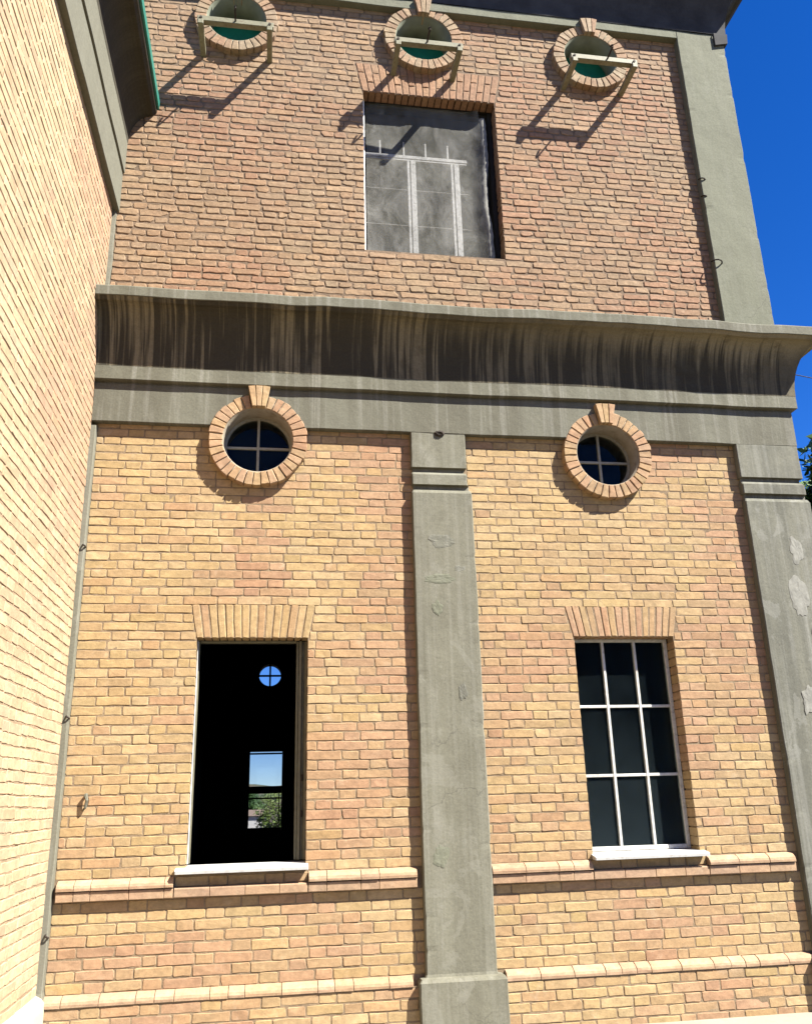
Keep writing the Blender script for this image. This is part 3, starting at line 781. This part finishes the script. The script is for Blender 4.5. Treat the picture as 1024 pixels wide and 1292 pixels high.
# --- windows
def ring(cx, cz, n, seed, colf, key=True):
    rnd = random.Random(seed); mb = MB()
    kw = 0.20
    t0 = math.pi/2 - kw; 
    for i in range(n):
        a0 = math.pi/2 + kw + (2*math.pi-2*kw)*i/n; a1 = math.pi/2 + kw + (2*math.pi-2*kw)*(i+1)/n
        g = 0.0028
        ro = ROUT + rnd.uniform(-0.006, 0.006); P = []
        for (a, r_) in ((a0, RIN), ((a0+a1)/2, RIN), (a1, RIN), (a1, (RIN+ro)/2), (a1, ro), ((a0+a1)/2, ro+0.002), (a0, ro), (a0, (RIN+ro)/2)):
            gg = g/r_ if a == a0 else (-g/r_ if a == a1 else 0)
            P.append((cx+r_*math.cos(a+gg), cz+r_*math.sin(a+gg)))
        brick(mb, FRONT, P, -RP+rnd.uniform(-0.003, 0.003), 0.03, colf(rnd), 0.004, rnd, 0.0012)
    for k in range(3):
        a0 = math.pi/2 - kw + 2*kw*k/3; a1 = math.pi/2 - kw + 2*kw*(k+1)/3; P = []
        for (a, r_) in ((a1, RIN-0.004), (a0, RIN-0.004), (a0, ROUT), (a0, ROUT+0.055), (a1, ROUT+0.055), (a1, ROUT)):
            gg = 0.002/r_ if a == a0 else -0.002/r_
            P.append((cx+r_*math.cos(a+gg), cz+r_*math.sin(a+gg)))
        brick(mb, FRONT, P, -RP-0.038+rnd.uniform(-0.002, 0.002), 0.03, colf(rnd), 0.003, rnd, 0.001)
    return mb
def annulus(mb, cx, cz, r0_, r1_, y0, y1, n=48):
    vs = []; fs = []
    for i in range(n):
        a = 2*math.pi*i/n
        for (r_, y) in ((r0_, y0), (r1_, y0), (r1_, y1), (r0_, y1)): vs.append((cx+r_*math.cos(a), y, cz+r_*math.sin(a)))
    for i in range(n):
        j = (i+1) % n
        for k in range(4): fs.append((i*4+k, i*4+(k+1) % 4, j*4+(k+1) % 4, j*4+k))
    mb.add(vs, fs)
def disc(mb, cx, cz, r_, y, n=48):
    mb.add([(cx+r_*math.cos(2*math.pi*i/n), y, cz+r_*math.sin(2*math.pi*i/n)) for i in range(n)], [tuple(range(n))])
def round_window(cx, cz, seed, upper):
    if upper: cf = lambda r: pick(r, [(1.2, (0.44, 0.35, 0.23)), (1, UB), (0.6, UC), (0.7, (0.50, 0.42, 0.29))])
    else: cf = lambda r: pick(r, [(1.2, PNK), (1.0, TAN), (0.9, (0.56, 0.39, 0.25)), (0.35, RED), (0.4, YEL)])
    s = ring(cx, cz, 33 if not upper else 31, seed, cf).build('window', MT['brick_upper' if upper else 'brick_lower'], B)
    m = MB(); annulus(m, cx, cz, RIN-0.0045, RIN+0.075, -RP+0.009, 0.29)
    m.build('reveal', MT['plaster_green' if upper else 'plaster'], s, True)
    if upper:
        m = MB(); disc(m, cx, cz, RIN, 0.17); m.build('panel', MT['green_paint'], s)
    else:
        m = MB(); annulus(m, cx, cz, RIN-0.022, RIN-0.002, 0.105, 0.135)
        m.cbox(cx-0.009, cx+0.009, 0.106, 0.132, cz-RIN+0.021, cz+RIN-0.021, 0.002)
        m.cbox(cx-RIN+0.021, cx+RIN-0.021, 0.1075, 0.1305, cz-0.009, cz+0.009, 0.002)
        m.build('frame', MT['frame_paint'], s)
        m = MB(); disc(m, cx, cz, RIN-0.015, 0.120); m.build('pane', MT['glass'], s)
for i, (x, z) in enumerate(RND_L): round_window(x, z, 30+i, False)
for i, (x, z) in enumerate(RND_U): round_window(x, z, 40+i, True)

def sill(w, parent, ov_l, ov_r, slant):
    m = MB(); zt = w[2]+0.012; x0, x1 = w[0]-ov_l, w[1]+ov_r
    vs = []
    P = [(0.13, zt), (-0.012, zt-0.006), (-0.072, zt-0.016), (-0.076, zt-0.020), (-0.074, zt-0.036), (-0.06, zt-0.036), (0.13, zt-0.030)]
    for (xx, cut) in ((x0, 1), (x0+0.004, 0), (x1-0.004, 0), (x1, 1)):
        for (y, z) in P: vs.append((xx if y < 0.0 else max(w[0]+0.002, min(w[1]-0.002, xx)), y+(0.003 if cut and y < -0.05 else 0), z))
    n = len(P); fs = [tuple(range(n)), tuple(3*n+i for i in range(n))]
    for k in range(3):
        for i in range(n): fs.append((k*n+i, k*n+(i+1) % n, (k+1)*n+(i+1) % n, (k+1)*n+i))
    m.add(vs, fs); m.build('sill', MT['white_metal'], parent)
# bedding mortar visible in the jambs and soffits between the bricks
for w, mt_, e in ((WL, 'mortar_wing', 0.008), (WR, 'mortar_wing', 0.008), (WU, 'mortar_wing', 0.010)):
    m = MB()
    m.box(w[0]-0.05, w[0]-e, 0.010, 0.105, w[2], w[3]+e); m.box(w[1]+e, w[1]+0.05, 0.010, 0.105, w[2], w[3]+e)
    m.box(w[0]-0.049, w[1]+0.049, 0.012, 0.104, w[3]+e+0.001, w[3]+0.05)
    m.build('jamb_mortar', MT[mt_], B)
# left window: open, only its frame
m = MB(); yf = 0.10
x0, x1, z0, z1 = WL
for k, (dx, wd, dy) in enumerate(((0.0, 0.016, 0.0), (0.018, 0.014, 0.012), (0.034, 0.018, -0.004), (0.054, 0.014, 0.014))):
    m.cbox(x1-dx-wd, x1-dx, yf+dy, yf+0.09, z0+0.02, z1-0.004, 0.002)
m.cbox(x0, x0+0.012, yf, yf+0.05, z0+0.02, z1-0.004, 0.002)
m.cbox(x0+0.013, x1-0.07, yf+0.004, yf+0.05, z1-0.013, z1-0.003, 0.002)
wl = m.build('window', MT['frame_olive'], B)
wl['label'] = 'open rectangular window with no glass'
sill(WL, wl, 0.055, 0.012, 0)
m = MB(); m.cbox(x0+0.001, x0+0.006, 0.040, yf-0.003, z0+0.02, z1-0.01, 0.002); m.build('jamb_trim', MT['white_metal'], wl)
for zz in (0.12, -0.09):
    m = MB(); m.tube([(x1-0.026, yf-0.004, zz+0.02), (x1-0.026, yf-0.004, zz-0.02)], 0.006, 8); m.build('hinge', MT['rust'], wl)
# right window: nine panes
m = MB(); x0, x1, z0, z1 = WR; yf = 0.112
m.cbox(x0, x0+0.024, yf, yf+0.035, z0+0.014, z1, 0.002); m.cbox(x1-0.024, x1, yf, yf+0.035, z0+0.014, z1, 0.002)
m.cbox(x0+0.025, x1-0.025, yf+0.001, yf+0.034, z1-0.020, z1, 0.002); m.cbox(x0+0.025, x1-0.025, yf+0.001, yf+0.034, z0+0.014, z0+0.040, 0.002)
for k in (1, 2):
    x = x0 + 0.012 + (x1-x0-0.024)*k/3; m.cbox(x-0.009, x+0.009, yf+0.002, yf+0.032, z0+0.0405, z1-0.0205, 0.002)
    z = z0 + 0.03 + (z1-z0-0.04)*k/3; m.cbox(x0+0.0245, x1-0.0245, yf+0.0045, yf+0.029, z-0.009, z+0.009, 0.002)
wr = m.build('window', MT['bar_paint'], B)
wr['label'] = 'rectangular window of nine dark dusty panes'
m = MB(); m.box(x0+0.015, x1-0.015, yf+0.016, yf+0.019, z0+0.03, z1-0.012); m.build('pane', MT['dusty_glass'], wr)
sill(WR, wr, 0.012, 0.03, 0)
# upper window: torn dusty mesh in front of an old frame
x0, x1, z0, z1 = WU; yf = 0.085
m = MB()
def strip(xa, xb, za, zb, ya=0.0, th=0.018):
    ya += 0.062 if xa > x0+0.01 else 0
    m.cbox(xa, xb, yf+ya, yf+ya+th, za, zb, 0.0025)
strip(x0+0.001, x0+0.018, z0, z1-0.002, 0.0, 0.03)
zt = 4.955
strip(x0+0.031, 1.485, zt-0.032, zt, -0.004)
strip(x0+0.031, 1.480, zt-0.050, zt-0.036, 0.0)
for (xc) in (0.985, 1.345):
    strip(xc, xc+0.020, z0, zt-0.051, -0.002); strip(xc+0.028, xc+0.070, z0, zt-0.051, -0.006)
for xc in (0.76, 0.955, 1.135, 1.32): strip(xc, xc+0.014, zt+0.001, zt+0.14, 0.004, 0.012)
for z in (4.28, 4.62): strip(x0+0.031, 0.984, z, z+0.006, 0.006, 0.008); strip(1.056, 1.344, z, z+0.006, 0.006, 0.008); strip(1.416, 1.50, z, z+0.006, 0.006, 0.008)
wu = m.build('window', MT['frame_white'], B)
wu['label'] = 'large upper window covered by torn dusty mesh'
m = MB(); nu, nv = 34, 44; vs = []
for j in range(nv+1):
    for i in range(nu+1):
        u, v = i/nu, j/nv
        z = z0+0.004 + (z1-z0-0.01)*v
        xe = 1.590 + 0.012*math.sin(v*9+1.0) + 0.010*fn(v*7, 2.0)
        x = x0+0.032 + (xe-x0-0.032)*u
        y = yf + 0.030 + 0.010*fn(x*3.1, z*2.3, 5.0) + 0.004*math.sin(z*11+x*3)
        if u > 0.9: y -= 0.040*((u-0.9)/0.1)**1.5
        vs.append((x, y, z))
m.add(vs, [(j*(nu+1)+i, j*(nu+1)+i+1, (j+1)*(nu+1)+i+1, (j+1)*(nu+1)+i) for j in range(nv) for i in range(nu)])
m.build('mesh_screen', MT['mesh'], wu, True)
m = MB(); vs = []
for j in range(61):
    v = j/60*0.93; z = z0+0.003+(z1-z0)*v; xe = 1.588 + 0.012*math.sin(v*9+1.0) + 0.010*fn(v*7, 2.0)
    for k in range(4): vs.append((xe+0.016*k+0.006*fn(v*31, k*3.0), yf-0.012+0.010*(k in (0, 3))-0.004*k+0.003*fn(v*23, 5.0), z))
m.add(vs, [(j*4+k, j*4+k+1, (j+1)*4+k+1, (j+1)*4+k) for j in range(60) for k in range(3)])
m.build('curled_hem', MT['sunlit_hem'], wu, True)
m = MB(); m.box(x0-0.1, x1+0.1, 0.24, 0.26, z0-0.1, z1+0.1); m.build('dark_backing', MT['interior_shade'], wu)  # added dark sheet standing in for the shade of the room behind
m = MB(); m.cbox(x1-0.035, x1-0.001, yf+0.03, yf+0.10, z0, z1-0.002, 0.003); m.cbox(x0+0.031, x1-0.036, yf+0.05, yf+0.10, z1-0.035, z1-0.002, 0.003)
m.build('outer_frame', MT['interior_shade'], wu)

# rear wall windows seen through the open one
m = MB(); y0 = YB+0.10; xa, xb, za, zb = BW
def bar(a, b_, c_, d): m.cbox(a, b_, y0, y0+0.06, c_, d, 0.004)
bar(xa, xa+0.03, za, zb); bar(xb-0.03, xb, za, zb)
bar(xa+0.031, xb-0.031, zb-0.055, zb-0.025); bar(xa+0.031, xb-0.031, 0.10, 0.235); bar(xa+0.031, xb-0.031, 0.0, 0.03); bar(xa+0.031, xb-0.031, za, za+0.09)
bar(xb-0.085, xb-0.068, za+0.091, 0.099)
o = m.build('window', MT['interior_shade'], B)
m = MB(); m.box(xa+0.01, xb-0.01, y0+0.02, y0+0.024, za+0.01, zb-0.01); m.build('pane', MT['dim_glass'], o)
m = MB(); annulus(m, BRC[0], BRC[1], 0.215, 0.40, YB-0.02, YB+0.32)
m.cbox(BRC[0]-0.018, BRC[0]+0.018, YB+0.1, YB+0.14, BRC[1]-0.214, BRC[1]+0.214, 0.003)
m.cbox(BRC[0]-0.214, BRC[0]+0.214, YB+0.102, YB+0.138, BRC[1]-0.018, BRC[1]+0.018, 0.003)
o = m.build('window', MT['interior_shade'], B)
m = MB(); disc(m, BRC[0], BRC[1], 0.22, YB+0.145); m.build('pane', MT['dim_glass'], o)

# small iron left in the concrete
def hook_pts(x, y, z, s, ang):
    P = []
    for i in range(9):
        a = math.pi*1.25*i/8
        P.append((x + s*0.5*(1-math.cos(a))*math.cos(ang), y - s*0.55*math.sin(a), z - s*0.30*(i/8)))
    return P
for (x, y, z, s) in ((3.405, -0.04, 4.80, 0.055), (3.405, -0.04, 4.63, 0.045), (3.40, -0.045, 4.00, 0.085)):
    m = MB(); m.tube(hook_pts(x, y, z, s, 0.2), 0.006, 6); m.build('iron_hook', MT['rust'], B)
m = MB()
for i in range(9):
    a = i*0.7; m.tube([(1.12+0.035*math.cos(a), -0.05, 2.41+0.018*math.sin(a)), (1.12+0.02*math.cos(a+1), -0.060, 2.408+0.014*math.sin(a+1))], 0.008, 5)
m.build('broken_patch', MT['rust'], B)
m = MB(); m.tube([(-1.06, 0.01, 0.055), (-1.06, -0.022, 0.05), (-1.05, -0.03, 0.02), (-1.058, -0.022, -0.02), (-1.075, 0.005, -0.035)], [0.006, 0.011, 0.009, 0.008, 0.005], 7)
m.build('iron_stub', MT['concrete'], B)

# ================================================================== side wing on the left
Wg = thing('brick_building', 'pale sunlit brick side wall meeting the facade at left corner, with green edged cornice', 'building')
YE = -7.0
ZF = 4.10
mb = MB()
brick_field(mb, SIDE, YE, -0.045, BAND2+0.005, ZF+0.01, 0.0575, [], col_wing, 301, 0.0068, 0.0032, 0.0018, 0.004, vary=0.0020, wob=0.008, flat=0.5)
mb.build('brickwork', MT['brick_wing'], Wg)
mm = MB(); mortar_sheet(mm, SIDE, YE, 0.0, GZ-0.05, ZF+0.05, [], 0.03, 0.0026, 3.0, 25)
mm.build('mortar', MT['mortar_wing'], Wg)
m = MB(); m.box(XW-0.3, XW-0.03, YE, 0.025, GZ-0.05, 5.3); m.build('wall_body', MT['render'], Wg)
# plinth, plastered white
m = MB(); n = 60; vs = []; prf = [(0.0, -0.975), (0.030, -0.99), (0.046, -1.01), (0.050, -1.05), (0.052, GZ-0.02)]
for i in range(n+1):
    y = YE + (-0.045-YE)*i/n
    for (q, z) in prf: vs.append((XW+q+0.004*fn(y*3, z*3, 1.0), y, z+0.006*fn(y*2, 3.0)))
k = len(prf); m.add(vs, [(i*k+j, i*k+j+1, (i+1)*k+j+1, (i+1)*k+j) for i in range(n) for j in range(k-1)])
m.build('plinth', MT['white_plaster'], Wg, True)
# corner strip of cement between the two brick faces
m = MB(); vs = []; n = 50
for i in range(n+1):
    z = GZ - 0.03 + (2.415-GZ)*i/n; w = 0.003*fn(z*3, 1.0)
    e = 0.014 if z < -1.0 else 0.0
    vs += [(XW-0.02, -0.043+w-e, z), (XW+0.026+w+e, -0.043+w-e, z), (XW+0.031+w+e, -0.038+w-e, z), (XW+0.033+w+e, 0.02, z)]
m.add(vs, [(i*4+j, i*4+j+1, (i+1)*4+j+1, (i+1)*4+j) for i in range(n) for j in range(3)])
vs = []
for i in range(n+1):
    z = 3.30 + (4.30-3.30)*i/n; w = 0.006*fn(z*5, 4.0)
    vs += [(XW-0.02, -0.020+w, z), (XW+0.022+w, -0.020+w, z), (XW+0.028+w, 0.02, z)]
m.add(vs, [(i*3+j, i*3+j+1, (i+1)*3+j+1, (i+1)*3+j) for i in range(n) for j in range(2)])
st = m.build('corner_strip', MT['concrete'], Wg)
for z in (1.56, 0.50, -0.68):
    m = MB(); m.tube([(XW+0.02, -0.043, z), (XW+0.026, -0.062, z-0.006), (XW+0.036, -0.056, z-0.012), (XW+0.034, -0.03, z-0.016)], 0.0055, 6); m.build('clamp', MT['rust'], st)
# cornice of the wing
def sweep_side(name, prof, mat, y0, y1, seed):
    mbb = MB(); vs = []; pr = []; n = int((y1-y0)/0.15)
    for i in range(n+1):
        y = y0 + (y1-y0)*i/n
        for (q, z, mk) in prof: vs.append((XW+q+0.003*fn(y*2+seed, z*2, 1.0), y, z+0.003*fn(y*1.4+seed, 7.0))); pr.append(mk)
    mbb.run = [v[1]-9.0 for v in vs]
    k = len(prof); mbb.add(vs, [(i*k+j, i*k+j+1, (i+1)*k+j+1, (i+1)*k+j) for i in range(n) for j in range(k-1)], prof=pr)
    return mbb.build(name, mat, Wg)
pw = [(-0.03, ZF, 0), (0.040, ZF, 0), (0.043, ZF+0.004, 0), (0.043, 4.425, 0), (0.030, 4.427, 0), (0.030, 4.440, 0), (0.052, 4.442, 0), (0.055, 4.446, 0), (0.055, 4.715, 0), (0.056, 4.718, 0)]
pw += cove(0.057, 4.719, 0.225, 4.99) + [(0.240, 5.015, 1.0), (0.246, 5.018, 1.6), (0.249, 5.022, 2), (0.249, 5.10, 2), (0.0, 5.14, 2)]
sweep_side('cornice', pw, MT['cornice_wing'], YE, -0.004, 2)
m = MB(); m.cbox(XW+0.2495, XW+0.268, YE, -0.012, 5.045, 5.125, 0.004); m.box(XW-0.3, XW+0.25, YE, -0.006, 5.142, 5.152)
m.build('gutter', MT['green_gutter'], Wg)

# ================================================================== iron brackets under the round upper windows
def bracket(xa, xb, z, label, dx):
    r = thing('iron_bracket', label, 'bracket', 'iron brackets below the upper round windows', (xa, 0, z))
    w = xb-xa; Lg = 0.318
    for x in (0.0, w):
        m = MB(); m.cbox(x-0.021, x+0.021, -Lg, 0.05, -0.030, 0.012, 0.003)
        m.build('arm', MT['iron_paint'], r)
    m = MB(); m.cbox(-0.028, w+0.030, -0.305, -0.255, 0.0125, 0.060, 0.003)
    m.build('crossbar', MT['iron_paint'], r)
    for x in (0.0, w):
        m = MB(); m.tube([(x, -0.3055, 0.036), (x, -0.313, 0.036)], 0.011, 6); m.build('bolt', MT['rust'], r)
    m = MB(); c = w*dx
    m.tube([(c, -0.29, 0.035), (c, -0.36, 0.035), (c, -0.395, 0.036), (c+0.004, -0.415, 0.045), (c+0.006, -0.418, 0.062), (c+0.004, -0.405, 0.075), (c-0.002, -0.388, 0.076)], 0.0075, 8)
    m.build('hook', MT['rust'], r)
bracket(-0.655, -0.135, 5.655, 'olive iron bracket with hook under the round window nearest the left cornice', 0.5)
bracket(0.868, 1.363, 5.648, 'olive iron bracket with hook directly above the large mesh covered window', 0.47)
bracket(2.322, 2.834, 5.670, 'olive iron bracket with tilted hook under the round window by the corner pilaster', 0.55)

# ================================================================== beyond
def tree(name, label, x, y, h, cr, seed, leafmat, nleaf, trunk_h, ls=0.16, squash=1.0):
    rnd = random.Random(seed); r = thing(name, label, 'tree', None, (x, y, GZ-0.06))
    m = MB(); bend = [rnd.uniform(-0.15, 0.15) for _ in range(4)]
    m.tube([(0, 0, -0.1), (bend[0], bend[1], trunk_h*0.5), (bend[2], bend[3], trunk_h), (bend[0], bend[2], h*0.75)], [0.045*h*0.5, 0.035*h*0.5, 0.025*h*0.5, 0.006*h], 9)
    ends = []
    for k in range(11):
        a = rnd.uniform(0, 6.28); z = rnd.uniform(trunk_h*0.8, h*0.72); R = cr*rnd.uniform(0.55, 0.95)
        e = (R*math.cos(a), R*math.sin(a), z + rnd.uniform(0.1, 0.35)*(h-trunk_h))
        m.tube([(bend[2]*0.7, bend[3]*0.7, z), (e[0]*0.5, e[1]*0.5, z+(e[2]-z)*0.65), e], [0.016*h*0.5, 0.009*h*0.5, 0.004*h*0.5], 6); ends.append(e)
    m.build('trunk', MT['bark'], r)
    m = MB(); zc = (h+trunk_h)/2; hz = (h-trunk_h)/2*squash
    clumps = []
    for k in range(46):
        while True:
            p = Vector((rnd.uniform(-1, 1), rnd.uniform(-1, 1), rnd.uniform(-1, 1)))
            if 0.35 < p.length < 1: break
        clumps.append((Vector((p.x*cr, p.y*cr, zc+p.z*hz)), rnd.uniform(0.16, 0.32)*cr, rnd.random()))
    for e in ends: clumps.append((Vector(e), 0.26*cr, rnd.random()))
    for k in range(nleaf):
        c, R, tone = rnd.choice(clumps)
        d = Vector((rnd.gauss(0, 1), rnd.gauss(0, 1), rnd.gauss(0, 1))).normalized()
        p = c + d*R*rnd.uniform(0.5, 1.1)
        a = Vector((rnd.gauss(0, 1), rnd.gauss(0, 1), rnd.gauss(0, 0.7))).normalized(); b_ = a.orthogonal().normalized(); b_ = (b_ + 0.5*d).normalized()
        s = ls*rnd.uniform(0.6, 1.3); tn = max(0, min(1, tone*0.6+rnd.uniform(0, 0.4)))
        m.add([tuple(p-a*s), tuple(p-b_*s*0.45), tuple(p+a*s), tuple(p+b_*s*0.45)], [(0, 1, 2, 3)], (tn, tn, tn))
    m.build('crown', leafmat, r)
tree('tree', 'dark green leafy tree beyond the right hand corner of the facade', 14.62, 12.2, 9.4, 2.6, 5, MT['leaf_mid'], 22000, 2.6)
tree('tree', 'bright green bushy tree seen through the open window and rear window', 0.62, 29.0, 1.62, 1.15, 6, MT['leaf_bright'], 4000, 0.1, 0.07)
tree('tree', 'darker tree standing further back, seen through the open window', -1.9, 46.0, 1.8, 1.6, 8, MT['leaf_mid'], 3000, 0.5, 0.12)
h = thing('whitewashed_hut', 'small whitewashed hut glimpsed through the rear window', 'hut', None, (-1.15, 33.0, GZ-0.06))
m = MB(); m.box(-1.2, 1.0, 0, 2.0, -0.05, 0.72); m.build('wall', MT['whitewash'], h)
m = MB(); m.add([(-1.3, -0.1, 0.721), (1.1, -0.1, 0.721), (1.1, 2.1, 0.721), (-1.3, 2.1, 0.721), (-1.3, 1.0, 0.95), (1.1, 1.0, 0.95)], [(0, 1, 5, 4), (2, 3, 4, 5), (0, 4, 3), (1, 2, 5), (0, 3, 2, 1)]); m.build('roof', MT['tile'], h)
m = MB(); pts = []
for i in range(25):
    t = i/24; x = XR+0.03 + 11.0*t; pts.append((x, 1.15-0.6*t, 3.86 - 2.6*t + 2.1*t*t))
m.tube(pts, 0.0045, 6); tag(m.build('service_cable', MT['cable']), 'thin dark cable running from the end wall against blue sky', 'cable')
p = thing('utility_pole', 'weathered wooden pole carrying the thin cable to the right', 'pole', None, (XR+11.03, 0.55, GZ-0.06))
m = MB(); m.tube([(0, 0.14, -0.2), (0, 0.14, 5.6)], [0.13, 0.09], 12); m.build('post', MT['bark'], p)
